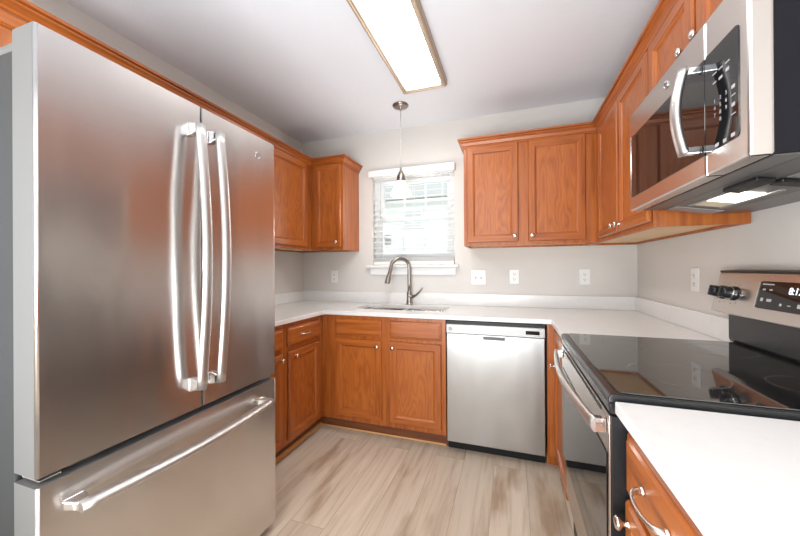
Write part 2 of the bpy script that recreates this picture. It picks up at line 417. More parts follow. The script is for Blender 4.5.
sash('upper_sash', ZM-0.02, WZ1-fw, YB+0.099, 0.035, 0.035)
b = B(); box(b, WX0-0.052, WX1+0.036, YB-0.042, YB, 1.238, 1.260); box(b, WX0+0.001, WX1-0.001, YB, YB+0.06, 1.240, 1.260); make('window_sill', b, WHITE, win, bevel=0.004)
b = B(); box(b, WX0-0.02, WX1+0.012, YB-0.016, YB-0.0005, 1.172, 1.2375); make('window_apron', b, WHITE, win, bevel=0.004)
b = B(); box(b, -1.128, -1.062, YB+0.0785, YB+0.0805, 1.452, 1.545)
st = tag(make('window_sticker', b, STICKER), 'small grey paper sticker stuck on the lower left window pane', 'sticker')

# outside the window
b = B(); box(b, -14, 10, 3.2, 30, -0.6, -0.5); struct('ground_outside', b, LAWN)
hs = thing('neighbouring_house', 'pale sided neighbouring house seen through the kitchen window', 'house', (-3, 10, -0.5))
b = B(); box(b, -9, 2, 10, 14, -0.5, 3.4); make('house_wall', b, SIDING, hs)
b = B(); prism(b, [(-9.4, 3.4), (2.4, 3.4), (2.4, 3.55), (-3.3, 6.0), (-9.4, 3.55)], 'y', 9.7, 14.3); make('roof', b, plain('pale_shingles', (0.55, 0.55, 0.56), 0.9), hs)
for wx in (-3.3, -5.9):
    b = B(); box(b, wx, wx+0.7, 9.96, 9.999, 2.5, 3.1); o = make('window', b, WHITE, hs)
    b = B(); box(b, wx+0.06, wx+0.64, 9.95, 9.959, 2.56, 3.04); make('pane', b, plain('far_pane', (0.58, 0.60, 0.62), 0.3), o)

# toe-kick shoe moulding of the left and back cabinet runs
PROF = [(0, 0.0), (0.018, 0.0), (0.017, 0.010), (0.011, 0.018), (0, 0.022)]
b = B(); sweep(b, [(-0.432, 2.2685), (-1.4335, 2.2685), (-1.4335, 1.30)], PROF, 1); struct('trim_1', b, WOOD_SHOE)

# ------------------------------------------------------------------ cabinets
# local frame of a cabinet: x along the front, y = 0 at the face frame growing to the back, z up
DT = 0.020
def knob(parent, x, z, y=-DT):
    b = B(); lathe(b, [(0.008, 0), (0.0085, 0.002), (0.005, 0.005), (0.0048, 0.013), (0.010, 0.017), (0.0145, 0.021), (0.0148, 0.024), (0.011, 0.028), (0.004, 0.0295)], (x, y, z), (0, -1, 0), 18)
    return make('knob', b, NICKEL, parent, world=False)
def pull(parent, x, z, w=0.105, y=-DT):
    b = B(); pts = []; rad = []
    for k in range(17):
        t = k/16; a = math.pi*t
        pts.append((x - w/2*math.cos(a)*1.0, y - 0.002 - 0.028*math.sin(a)**0.7, z)); rad.append(0.0038 + 0.004*abs(math.cos(a))**6)
    tube(b, pts, rad, 12)
    for s in (-1, 1): lathe(b, [(0.0095, 0), (0.0095, 0.003), (0.0075, 0.006), (0.006, 0.009)], (x+s*w/2, y, z), (0, -1, 0), 14)
    return make('pull_handle', b, NICKEL, parent, world=False)
def panel_front(name, parent, x0, x1, z0, z1, frame=0.056):
    b = B()
    loops = [(0, -0.003), (0, -0.013), (0.005, -DT), (frame-0.013, -DT), (frame-0.0115, -0.0165), (frame-0.006, -0.0150), (frame-0.001, -0.0085), (frame+0.004, -0.0085)]
    R = []
    for i, y in loops:
        R.append([b.verts.new(p) for p in ((x0+i, y, z0+i), (x1-i, y, z0+i), (x1-i, y, z1-i), (x0+i, y, z1-i))])
    for a, c in zip(R, R[1:]):
        for k in range(4):
            f = b.faces.new((a[k], a[(k+1) % 4], c[(k+1) % 4], c[k])); f.material_index = 1 if k in (0, 2) else 0
    f = b.faces.new(R[-1]); f.material_index = 2
    f = b.faces.new(list(reversed(R[0])))
    return make(name, b, [WOOD_V, WOOD_H, WOOD_P], parent, world=False)
def slab_front(name, parent, x0, x1, z0, z1):
    b = B(); loops = [(0, -0.003), (0, -0.011), (0.004, -0.015), (0.009, -0.0155), (0.015, -DT)]; R = []
    for i, y in loops:
        R.append([b.verts.new(p) for p in ((x0+i, y, z0+i), (x1-i, y, z0+i), (x1-i, y, z1-i), (x0+i, y, z1-i))])
    for a, c in zip(R, R[1:]):
        for k in range(4): b.faces.new((a[k], a[(k+1) % 4], c[(k+1) % 4], c[k]))
    b.faces.new(R[-1]); b.faces.new(list(reversed(R[0])))
    return make(name, b, WOOD_H, parent, world=False)
def carcass(parent, w, d, z0, z1, under=None):
    t = 0.016
    b = B()
    box(b, 0, w, 0, 0.019, z0, z1)                       # face frame
    box(b, 0, t, 0.019, d, z0, z1); box(b, w-t, w, 0.019, d, z0, z1)
    box(b, t, w-t, d-0.008, d, z0, z1)
    box(b, t, w-t, 0.019, d-0.008, z0+0.014, z0+0.026, 1)
    if under: box(b, t, w-t, 0.019, d-0.008, z1-0.016, z1-0.004)
    return make('carcass', b, [WOOD_V, MAPLE], parent, bevel=0.0012, world=False)
def base_cabinet(label, loc, rz, w, d=0.595, name='base_cabinet', toe=(0, 0)):
    t = thing(name, label, 'cabinet', loc, rz, 'oak base cabinets')
    carcass(t, w, d, 0.10, 0.8835)
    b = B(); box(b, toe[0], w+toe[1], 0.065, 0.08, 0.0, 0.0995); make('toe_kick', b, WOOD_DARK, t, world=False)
    return t
UZ0, UZ1 = 1.393, 2.165
def wall_cabinet(label, loc, rz, w, d=0.31, z0=UZ0):
    t = thing('wall_cabinet', label, 'cabinet', (loc[0], loc[1], z0), rz, 'oak wall cabinets')
    carcass(t, w, d, 0, UZ1-z0, True)
    return t
DZ0, DZ1 = 1.418-UZ0, 2.128-UZ0

# left wall: face x = -1.667, local x = world y
t = wall_cabinet('honey oak wall cabinet on the left wall running into the corner beside the refrigerator', (-1.667, 1.300, 0), 90, 1.502)
panel_front('door', t, 0.03, 0.560, DZ0, DZ1); d = panel_front('door', t, 0.575, 1.110, DZ0, DZ1); knob(d, 0.605, 0.06)
t = wall_cabinet('short honey oak cabinet above the refrigerator', (-1.667, 0.36, 0), 90, 0.938, z0=1.845)
panel_front('door', t, 0.03, 0.462, 0.025, 0.283); panel_front('door', t, 0.476, 0.908, 0.025, 0.283)
# left of the window, back wall
t = wall_cabinet('narrow single-door honey oak wall cabinet left of the window', (-1.666, 2.495, 0), 0, 0.312)
d = panel_front('door', t, 0.044, 0.296, DZ0, DZ1, 0.05); knob(d, 0.258, 0.066)
# right of the window
t = wall_cabinet('two-door honey oak wall cabinet right of the window', (-0.332, 2.495, 0), 0, 0.888)
d = panel_front('door', t, 0.026, 0.386, DZ0, DZ1); knob(d, 0.361, 0.062)
d = panel_front('door', t, 0.451, 0.812, DZ0, DZ1); knob(d, 0.476, 0.062)
# right wall (face x = .557, local x = -world y)
t = wall_cabinet('tall honey oak wall cabinet on the right wall, left of the microwave', (0.557, 2.805, 0), -90, 1.197)
d = panel_front('door', t, 0.372, 0.778, DZ0, DZ1); knob(d, 0.742, 0.062)
d = panel_front('door', t, 0.790, 1.186, DZ0, DZ1); knob(d, 0.822, 0.062)
t = wall_cabinet('short honey oak cabinet above the microwave', (0.557, 1.606, 0), -90, 0.732, z0=1.868)
d = panel_front('door', t, 0.010, 0.350, 0.024, 0.262); knob(d, 0.318, 0.052)
d = panel_front('door', t, 0.372, 0.722, 0.024, 0.262); knob(d, 0.404, 0.052)
# crown mouldings
CP = [(0.0005, 2.127), (0.010, 2.127), (0.010, 2.131), (0.0065, 2.133), (0.0065, 2.138), (0.013, 2.141), (0.015, 2.148), (0.021, 2.160), (0.033, 2.168), (0.033, 2.173), (0.028, 2.175), (0.028, 2.179), (0.040, 2.181), (0.042, 2.192), (0.0005, 2.192)]
CP = [(o, z+0.0) for o, z in CP]
for path, side, lab in (
        ([(-1.354, 2.806), (-1.354, 2.495), (-1.667, 2.495), (-1.667, 0.36)], 1, 'oak crown moulding running above the refrigerator to the cabinet left of the window'),
        ([(-0.332, 2.806), (-0.332, 2.495), (0.557, 2.495), (0.557, 0.874)], -1, 'oak crown moulding running from right of the window to above the microwave')):
    b = B(); sweep(b, path, CP, side)
    tag(make('crown_moulding', b, WOOD_H), lab, 'moulding', 'crown mouldings')

# base cabinets
t = base_cabinet('sink base cabinet with two doors and two false drawer fronts under the sink', (-1.369, 2.187, 0), 0, 0.951, name='sink_base_cabinet', toe=(-0.064, 0))
slab_front('false_drawer_front', t, 0.117, 0.491, 0.738, 0.858); slab_front('false_drawer_front', t, 0.552, 0.922, 0.738, 0.858)
d = panel_front('door', t, 0.117, 0.491, 0.140, 0.712); knob(d, 0.462, 0.672)
d = panel_front('door', t, 0.552, 0.922, 0.140, 0.712); knob(d, 0.580, 0.672)
t = base_cabinet('oak base cabinet on the left wall with a drawer pull, nearer the corner', (-1.369, 1.732, 0), 90, 0.454, toe=(0, 0.080))
d = slab_front('drawer', t, 0.030, 0.395, 0.724, 0.852); pull(d, 0.215, 0.790)
d = panel_front('door', t, 0.030, 0.390, 0.125, 0.695); knob(d, 0.090, 0.662)
t = base_cabinet('oak base cabinet on the left wall half hidden behind the refrigerator', (-1.369, 1.300, 0), 90, 0.431)
d = slab_front('drawer', t, 0.030, 0.408, 0.724, 0.852); pull(d, 0.215, 0.790)
d = panel_front('door', t, 0.030, 0.408, 0.125, 0.695); knob(d, 0.380, 0.662)
t = base_cabinet('narrow oak base cabinet between the dishwasher and the range', (0.258, 2.168, 0), -90, 0.486, d=0.606)
b = B(); box(b, -0.018, 0.0, -0.052, 0.019, 0.085, 0.8835); box(b, -0.085, -0.070, -0.052, 0.064, 0.0, 0.0845); make('corner_filler', b, WOOD_V, t, world=False)
d = panel_front('door', t, 0.045, 0.470, 0.140, 0.855); knob(d, 0.095, 0.66)
t = base_cabinet('near oak base cabinet at right with an arched drawer pull beside the range', (0.268, 0.896, 0), -90, 0.75, d=0.596)
d = slab_front('drawer', t, 0.006, 0.360, 0.706, 0.846); pull(d, 0.178, 0.781, 0.112)
d = panel_front('door', t, 0.006, 0.360, 0.125, 0.690); knob(d, 0.036, 0.650)
d = slab_front('drawer', t, 0.376, 0.735, 0.706, 0.846); pull(d, 0.555, 0.782, 0.112)
d = panel_front('door', t, 0.376, 0.735, 0.125, 0.690); knob(d, 0.405, 0.650)

# ------------------------------------------------------------------ countertops
ZT, ZB = 0.914, 0.885
SX0, SX1, SY0, SY1 = -1.205, -0.470, 2.345, 2.690      # sink cut-out
ct = thing('countertop', 'white quartz worktop running along left, back and right walls around the sink', 'countertop', (-0.55, 2.5, ZB), 0, 'quartz worktops')
xs = [XL+0.002, -1.340, SX0, SX1, 0.230, XR-0.002]; ys = [1.30, 1.683, 2.167, SY0, SY1, YB-0.002]
def keep(i, j):
    if j == 0: return i == 0
    if j == 1: return i in (0, 4)
    if j == 3 and i == 2: return False
    return True
b = B(); slab(b, xs, ys, keep, ZB, ZT); make('slab', b, QUARTZ, ct, bevel=0.003)
b = B(); box(b, XL+0.002, XL+0.021, 1.30, YB-0.022, ZT+0.0005, 1.012)
make('backsplash', b, QUARTZ, ct, bevel=0.002)
b = B(); box(b, XL+0.002, XR-0.002, YB-0.0215, YB-0.002, ZT+0.0005, 1.012); make('backsplash', b, QUARTZ, ct, bevel=0.002)
b = B(); box(b, XR-0.021, XR-0.002, 1.697, YB-0.022, ZT+0.0005, 1.012); make('backsplash', b, QUARTZ, ct, bevel=0.002)
ct2 = thing('countertop', 'short white quartz worktop in the right foreground beside the range', 'countertop', (0.55, 0.5, ZB), 0, 'quartz worktops')
b = B(); box(b, 0.230, XR-0.002, 0.12, 0.892, ZB, ZT); make('slab', b, QUARTZ, ct2, bevel=0.003)
b = B(); box(b, XR-0.021, XR-0.002, 0.12, 0.892, ZT+0.0005, 1.012); make('backsplash', b, QUARTZ, ct2, bevel=0.002)

# ------------------------------------------------------------------ sink
sk = thing('kitchen_sink', 'double-bowl stainless steel undermount sink set into the worktop', 'sink', (-0.84, 2.52, 0.70))
b = B()
box(b, SX0-0.02, SX0+0.012, SY0-0.02, SY1+0.02, 0.878, 0.8845); box(b, SX1-0.012, SX1+0.02, SY0-0.02, SY1+0.02, 0.878, 0.8845)
box(b, SX0+0.012, SX1-0.012, SY0-0.02, SY0+0.012, 0.878, 0.8845); box(b, SX0+0.012, SX1-0.012, SY1-0.012, SY1+0.02, 0.878, 0.8845)
xm = (SX0+SX1)/2; box(b, xm-0.016, xm+0.016, SY0+0.012, SY1-0.012, 0.866, 0.8845)
make('rim', b, SINKSTEEL, sk, bevel=0.002)
for x0, x1 in ((SX0+0.010, xm-0.014), (xm+0.014, SX1-0.010)):
    b = B(); y0, y1 = SY0+0.010, SY1-0.010
    rings = []
    for ins, z in ((0.0, 0.8775), (0.004, 0.74), (0.012, 0.715), (0.035, 0.704)):
        rings.append([b.verts.new((x, y, z)) for x, y in rrect(x0+ins, x1-ins, y0+ins, y1-ins, 0.045)])
    for ins, z in ((0.035, 0.700), (0.006, 0.712), (-0.004, 0.74), (-0.004, 0.8775)):
        rings.append([b.verts.new((x, y, z)) for x, y in rrect(x0+ins, x1-ins, y0+ins, y1-ins, 0.045)])
    n = len(rings[0])
    for k, (a, c) in enumerate(zip(rings, rings[1:])):
        if k == 3: continue
        for i in range(n):
            f = b.faces.new((a[i], a[(i+1)%n], c[(i+1)%n], c[i])); f.smooth = True
    b.faces.new(rings[3]); b.faces.new(list(reversed(rings[4])))
    for i in range(n): b.faces.new((rings[7][i], rings[7][(i+1)%n], rings[0][(i+1)%n], rings[0][i]))
    bw = make('bowl', b, SINKSTEEL, sk)
    b = B(); lathe(b, [(0.045, 0), (0.045, 0.003), (0.036, 0.004), (0.030, 0.002)], ((x0+x1)/2, (y0+y1)/2, 0.7045), n=24); make('drain', b, CHROME, bw)

# ------------------------------------------------------------------ faucet
fx, fy = -0.840, 2.733
fa = thing('kitchen_faucet', 'brushed nickel pull-down gooseneck faucet standing behind the sink', 'faucet', (fx, fy, ZT))
b = B(); lathe(b, [(0.034, 0.0005), (0.034, 0.006), (0.027, 0.010), (0.023, 0.03), (0.022, 0.075), (0.0235, 0.085), (0.021, 0.10), (0.017, 0.115), (0.0155, 0.12)], (fx, fy, ZT), n=24); make('base', b, BRUSHED_NICKEL, fa)
dx, dy = -0.80, -0.60; R = 0.082; zt = 1.238
pts = [(fx, fy, 1.02), (fx, fy, 1.10), (fx, fy, 1.17), (fx, fy, zt-0.02)]
for k in range(0, 15):
    a = math.radians(180 - k*12.6)
    r = R + R*math.cos(a); pts.append((fx+dx*r, fy+dy*r, zt + 0.078*math.sin(a)))
e = Vector(pts[-1]); e2 = Vector(pts[-2]); dr_ = (e-e2).normalized(); dr_ = (dr_ + Vector((dx*0.10, dy*0.10, 0)) + Vector((0, 0, -0.10))).normalized()
pts.append(tuple(e + dr_*0.022)); pts.append(tuple(e + dr_*0.045))
b = B(); tube(b, pts, 0.0152, 16); make('spout', b, BRUSHED_NICKEL, fa)
tip = Vector(pts[-1])
b = B(); lathe(b, [(0.0156, 0.0), (0.0168, 0.004), (0.0168, 0.03), (0.020, 0.045), (0.0235, 0.085), (0.0235, 0.100), (0.019, 0.104)], tip, dr_, 18); make('spray_head', b, BRUSHED_NICKEL, fa)
b = B(); hx = Vector((0.93, -0.36, 0))
o0 = Vector((fx, fy, ZT+0.072))
tube(b, [o0 + hx*0.012, o0 + hx*0.036], 0.0185, 14)
hp = [o0 + hx*d + Vector((0, 0, h)) for d, h in ((0.034, 0.0), (0.055, 0.003), (0.078, 0.016), (0.102, 0.034), (0.124, 0.056), (0.140, 0.078))]
tube(b, hp, [0.016, 0.0125, 0.0105, 0.009, 0.008, 0.0065], 12); make('handle_lever', b, BRUSHED_NICKEL, fa)

# ------------------------------------------------------------------ dishwasher
dw = thing('dishwasher', 'stainless steel dishwasher under the worktop right of the sink cabinet', 'dishwasher', (-0.105, 2.45, 0))
dx0, dx1, yf = -0.413, 0.198, 2.166
b = B(); box(b, dx0, dx1, yf+0.045, 2.76, 0.085, 0.872); make('tub_body', b, BLACK, dw)
b = B(); box(b, dx0, dx1, yf+0.072, yf+0.10, 0.002, 0.084); make('toe_panel', b, BLACK, dw)
b = B(); box(b, dx0+0.002, dx1-0.002, yf+0.010, yf+0.044, 0.074, 0.795); make('door_panel', b, STEEL_DW, dw, bevel=0.005)
b = B(); pr = rrect(dx0+0.002, dx1-0.002, 0.797, 0.858, 0.004, 2); prism(b, pr, 'y', yf+0.004, yf+0.044); ob = make('control_strip', b, plain('strip_grey_metal', (0.40, 0.398, 0.392), 0.42, 0.6), dw, bevel=0.003)
b = B(); box(b, dx0+0.002, dx1-0.002, yf+0.014, yf+0.044, 0.859, 0.878); make('top_gasket', b, BLACK, dw)
b = B(); box(b, -0.172, -0.038, yf-0.002, yf+0.0095, 0.768, 0.796); o = make('handle_pocket', b, plain('pocket_grey', (0.10, 0.10, 0.105), 0.4), dw, bevel=0.002)
b = B(); box(b, -0.172, -0.038, yf-0.004, yf-0.0022, 0.790, 0.796); make('pocket_lip', b, STEEL_BAR, o)
b = B(); box(b, 0.085, 0.165, yf+0.0020, yf+0.0038, 0.815, 0.838); make('display', b, BLACK_GLASS, dw)
b = B(); box(b, dx0+0.020, dx0+0.040, yf+0.0018, yf+0.0038, 0.817, 0.838); o = make('badge', b, plain('badge_grey', (0.16, 0.16, 0.17), 0.35, 0.5), dw)
b = B(); lathe(b, [(0.0075, 0), (0.0075, 0.0006)], (dx0+0.030, yf+0.0017, 0.8275), (0, -1, 0), 18); make('badge_emblem', b, PRINT, o)
PALE = plain('pale_grey_printing', (0.45, 0.45, 0.45), 0.5)
for x0, x1 in [(-0.19+k*0.031, -0.175+k*0.031) for k in range(8)] + [(-0.34, -0.22)]:
    b = B(); box(b, x0, x1, yf+0.0032, yf+0.0039, 0.826, 0.829); make('button_marking', b, PALE, dw)

# ------------------------------------------------------------------ refrigerator
FX, FY0, FYM, FY1 = -1.064, 0.456, 0.898, 1.288
fr = thing('refrigerator', 'large stainless steel french-door refrigerator at the left with a bottom freezer', 'refrigerator', (-1.5, 0.867, 0))
b = B(); box(b, -1.905, FX-0.098, FY0+0.004, FY1-0.004, 0.03, 1.775); make('cabinet_body', b, GREY_SIDE, fr, bevel=0.004)
b = B(); box(b, FX-0.16, FX-0.045, FY0+0.02, FY1-0.02, 0.004, 0.04); make('base_grille', b, BLACK, fr)
def fdoor(name, y0, y1, z0, z1, r0, r1):
    b = B(); x0 = FX-0.090
    def arc(cx, cy, a0, a1, r): return [(cx + r*math.cos(math.radians(a0+(a1-a0)*k/6)), cy + r*math.sin(math.radians(a0+(a1-a0)*k/6))) for k in range(7)]
    poly = [(x0, y1), (x0, y0)] + arc(FX-r0, y0+r0, -90, 0, r0) + arc(FX-r1, y1-r1, 0, 90, r1)
    fs = prism(b, poly, 'z', z0, z1)
    for f in fs[2:]: f.smooth = False
    o = make(name, b, [STEEL, STEEL_SIDE], fr)
    me = o.data
    for p in me.polygons:
        c = p.center + Vector((-1.5, 0.867, 0))
        if abs(p.normal.z) > 0.5 or p.normal.x < 0.2: p.material_index = 1
        p.use_smooth = 0.05 < abs(p.normal.x) < 0.999 and abs(p.normal.y) > 0.01
    return o
dl = fdoor('left_door', FY0, FYM-0.0025, 0.735, 1.820, 0.007, 0.004)
drr = fdoor('right_door', FYM+0.0025, FY1, 0.735, 1.820, 0.004, 0.007)
dz = fdoor('freezer_drawer', FY0, FY1, 0.045, 0.712, 0.007, 0.007)
def bar_handle(parent, p0, p1, out, bulge, mid):
    """curved bar standing off the door: p0,p1 ends on the face"""
    b = B(); p0, p1 = Vector(p0), Vector(p1); ox = Vector((1, 0, 0)); pts = []
    for k in range(25):
        t = k/24; pts.append(p0.lerp(p1, t) + ox*(out + bulge*math.sin(math.pi*t)))
    tube(b, pts, 0.0145, 14, flat=mid)
    o = make('handle', b, STEEL_BAR, parent)
    ax = (p1-p0).normalized()
    for p, s in ((p0, 1), (p1, -1)):
        b = B(); q = p + ax*s*0.012; h = 0.014
        sd = Vector((0, 0, 1)) if abs(ax.z) < 0.5 else Vector((0, 1, 0))
        c = []
        for dxx, wide in ((0.0008, 0.024), (out-0.006, 0.013)):
            for sa, sb in ((-1, -1), (1, -1), (1, 1), (-1, 1)):
                c.append(b.verts.new(q + ox*dxx + ax*sa*wide*1.0 + sd*sb*0.011))
        for f in ((3,2,1,0),(4,5,6,7),(0,1,5,4),(1,2,6,5),(2,3,7,6),(3,0,4,7)): b.faces.new([c[i] for i in f])
        make('mount', b, CHROME, o, bevel=0.003)
    return o
bar_handle(dl, (FX, FYM-0.040, 0.815), (FX, FYM-0.040, 1.735), 0.044, 0.030, (0.85, 1.25))
bar_handle(drr, (FX, FYM+0.040, 0.815), (FX, FYM+0.040, 1.735), 0.044, 0.030, (0.85, 1.25))
bar_handle(dz, (FX, FY0+0.060, 0.640), (FX, FY1-0.085, 0.640), 0.044, 0.030, (1.5, 0.9))
b = B(); lathe(b, [(0.0145, 0.0003), (0.0145, 0.002), (0.0125, 0.0026), (0.0120, 0.0018)], (FX, 1.178, 1.737), (1, 0, 0), 24); bd = make('badge', b, CHROME, drr)
b = B(); lathe(b, [(0.0075, 0.0020), (0.0085, 0.0028), (0.0070, 0.0030)], (FX, 1.178, 1.737), (1, 0, 0), 20, cap=False); make('badge_emblem', b, PRINT_DARK, bd)
for y0, y1, w in ((FY0+0.006, FY0+0.11, 0), (FY1-0.11, FY1-0.006, 1)):
    b = B(); box(b, FX-0.20, FX-0.091, y0, y1, 1.776, 1.800)
    make('hinge_cover', b, STEEL_SIDE, fr, bevel=0.006)
b = B(); box(b, FX-0.088, FX-0.016, FY0+0.012, FY0+0.055, 0.716, 0.722); box(b, FX-0.060, FX-0.020, FY0+0.07, FY0+0.135, 0.722, 0.732); make('hinge_bracket', b, CHROME, fr, bevel=0.002)
b = B(); box(b, FX-0.060, FX-0.014, FY1-0.075, FY1-0.02, 0.722, 0.732); make('hinge_bracket', b, CHROME, fr, bevel=0.002)
b = B(); box(b, FX-0.0975, FX-0.0905, FY0+0.012, FY1-0.012, 0.06, 1.77); make('door_gasket', b, BLACK, fr)

# ------------------------------------------------------------------ range
RY0, RY1, RX = 0.905, 1.675, 0.226
rg = thing('electric_range', 'black and stainless electric range with a glass cooktop at the right', 'stove', (0.55, 1.29, 0))
b = B(); box(b, RX+0.042, 0.860, RY0+0.003, RY1-0.003, 0.20, 0.9045); box(b, RX+0.0385, 0.840, RY0+0.004, RY1-0.004, 0.022, 0.1995); make('oven_body', b, BLACK, rg)
for x in (RX+0.10, 0.80):
    for y in (RY0+0.05, RY1-0.05):
        b = B(); lathe(b, [(0.018, 0.0005), (0.018, 0.008), (0.010, 0.010), (0.010, 0.0215)], (x, y, 0), n=12); make('foot', b, BLACK, rg)
# cooktop with a rounded frame
b = B(); prism(b, [(RX-0.006, 0.9050), (RX-0.006, 0.918), (RX-0.001, 0.9245), (RX+0.012, 0.9255), (0.860, 0.9255), (0.860, 0.9050)], 'y', RY0-0.003, RY1+0.003)
o = make('cooktop_frame', b, DARK_TRIM, rg, bevel=0.003)
b = B(); prism(b, rrect(RX+0.016, 0.833, RY0+0.010, RY1-0.010, 0.02), 'z', 0.9256, 0.9290); gl = make('glass_cooktop', b, COOKGLASS, rg, bevel=0.0012)
def ring(b, cx, cy, r, w=0.0022, n=56):
    a = [b.verts.new((cx+r*math.cos(2*math.pi*k/n), cy+r*math.sin(2*math.pi*k/n), 0.9292)) for k in range(n)]
    c = [b.verts.new((cx+(r-w)*math.cos(2*math.pi*k/n), cy+(r-w)*math.sin(2*math.pi*k/n), 0.9292)) for k in range(n)]
    for k in range(n): b.faces.new((a[k], a[(k+1)%n], c[(k+1)%n], c[k]))
for cx, cy, r in ((0.435, 1.115, 0.113), (0.715, 1.10, 0.085), (0.425, 1.49, 0.085), (0.705, 1.48, 0.10)):
    b = B(); ring(b, cx, cy, r)
    make('burner_ring', b, RING, gl)
# sloping front rail with vent slots, oven door, drawer
b = B(); prism(b, [(RX+0.002, 0.876), (RX-0.003, 0.880), (RX-0.006, 0.9045), (RX+0.041, 0.9045), (RX+0.041, 0.876)], 'y', RY0, RY1); make('front_rail', b, BLACK_GLOSS, rg, bevel=0.003)
b = B(); box(b, RX-0.0008, RX+0.0405, RY0+0.002, RY1-0.002, 0.380, 0.872); od = make('oven_door', b, BLACK, rg, bevel=0.003)
b = B(); box(b, RX-0.004, RX-0.001, RY0+0.002, RY1-0.002, 0.380, 0.872); make('door_skin', b, STEEL_MW, od, bevel=0.001)
b = B(); box(b, RX-0.0065, RX-0.0043, RY0+0.02, RY1-0.02, 0.395, 0.775); make('door_glass', b, BLACK_GLASS, od, bevel=0.001)
for g in range(12):
    if True:
        y = RY0+0.075 + g*0.053; b = B(); box(b, RX-0.0055, RX-0.0042, y, y+0.042, 0.857, 0.866); make('vent_slot', b, SLOT, od)
b = B(); pts = []
for k in range(25):
    s = k/24; pts.append((RX-0.030-0.026*math.sin(math.pi*s), RY0+0.02+(RY1-RY0-0.04)*s, 0.838))
tube(b, pts, 0.014, 14, flat=(0.7, 1.3)); hd = make('handle', b, STEEL_BAR, od)
for y in (RY0+0.032, RY1-0.032):
    b = B(); box(b, RX-0.036, RX-0.0045, y-0.012, y+0.012, 0.821, 0.855); make('mount', b, CHROME, hd, bevel=0.003)
b = B(); box(b, RX+0.0172, RX+0.0405, RY0+0.004, RY1-0.004, 0.200, 0.374); sd_ = make('storage_drawer', b, BLACK, rg, bevel=0.003)
b = B(); box(b, RX+0.009, RX+0.017, RY0+0.004, RY1-0.004, 0.200, 0.374); make('drawer_skin', b, STEEL_MW, sd_, bevel=0.003)
# back guard
b = B(); prism(b, [(0.842, 0.9258), (0.836, 0.940), (0.836, 1.060), (0.866, 1.060), (0.866, 0.9258)], 'y', RY0+0.006, RY1+0.014); make('back_riser', b, DARK_TRIM, rg, bevel=0.004)
px0, pz0, px1, pz1 = 0.780, 1.050, 0.813, 1.205
PB = [(px0, pz0), (px1, pz1), (0.835, pz1+0.006), (0.866, pz1+0.004), (0.866, pz0+0.012), (0.80, pz0-0.006)]
b = B(); prism(b, PB, 'y', RY0, RY1+0.018); cp = make('control_panel', b, STEEL_MW, rg, bevel=0.004)
b = B(); prism(b, [(px1+0.001, pz1+0.0005), (px1+0.001, pz1+0.008), (0.866, pz1+0.012), (0.866, pz1+0.0065)], 'y', RY0, RY1+0.018); make('panel_cap', b, BLACK, cp)
nrm = Vector((-(pz1-pz0), 0, (px1-px0))).normalized(); upv = Vector((px1-px0, 0, pz1-pz0)).normalized()
def onpanel(y, s, h=0.0):   # s = 0 bottom .. 1 top
    return Vector((px0, y, pz0)) + upv*(s*math.hypot(px1-px0, pz1-pz0)) + nrm*h
for y in (1.638, 1.572, 1.010, 0.944):
    b = B(); lathe(b, [(0.027, 0.0004), (0.027, 0.005), (0.0225, 0.008), (0.0215, 0.034), (0.0195, 0.040), (0.010, 0.041)], onpanel(y, 0.50), nrm, 26)
    k = make('knob', b, BLACK_GLOSS, cp)
    b = B(); M = basis(onpanel(y, 0.50, 0.041), (0, 1, 0), upv); box(b, -0.004, 0.004, -0.020, 0.020, -0.006, 0.007); b.transform(M); make('knob_grip', b, BLACK_GLOSS, k, bevel=0.0015)
    b = B(); lathe(b, [(0.0225, 0.012), (0.0228, 0.0135), (0.0222, 0.015)], onpanel(y, 0.50), nrm, 26, cap=False); make('knob_band', b, CHROME, k)
    for a in range(0, 360, 40):
        b = B()
        q = onpanel(y, 0.5) + Vector((0, 1, 0))*0.04*math.cos(math.radians(a)) + upv*0.04*math.sin(math.radians(a))
        lathe(b, [(0.0022, 0.0003), (0.0022, 0.0007)], q, nrm, 8); make('dial_mark', b, PRINT_DARK, cp)
# display (x runs to the right as the cook sees it: towards -y)
Md = basis(onpanel(1.29, 0.54, 0.0), (0, -1, 0), upv)
b = B(); prism(b, rrect(-0.150, 0.150, -0.046, 0.046, 0.008, 3), 'z', 0.0004, 0.004); b.transform(Md); dp = make('display', b, BLACK_GLASS, cp)
b = B(); box(b, -0.1555, -0.1505, -0.044, 0.044, 0.0004, 0.0055); b.transform(Md); make('display_trim', b, CHROME, dp)
text('clock_digits', '8:12', 0.030, DIGITS, dp, Md @ Matrix.Translation((0.0, 0.018, 0.0046)))
b = B()
for x, y, w, h in ((-0.115, 0.036, 0.05, 0.004), (-0.128, 0.018, 0.013, 0.006), (-0.098, 0.018, 0.013, 0.005), (-0.128, -0.016, 0.011, 0.011), (-0.096, -0.016, 0.020, 0.009), (-0.045, -0.026, 0.008, 0.008), (-0.012, -0.026, 0.012, 0.003), (0.025, -0.024, 0.014, 0.012), (0.07, -0.02, 0.02, 0.006), (0.115, -0.02, 0.02, 0.006), (0.07, 0.02, 0.02, 0.006), (0.115, 0.02, 0.02, 0.006), (0.138, 0.0, 0.012, 0.016)):
    b = B(); box(b, x-w/2, x+w/2, y-h/2, y+h/2, 0.0041, 0.0046); b.transform(Md); make('key_marking', b, PRINT, dp)

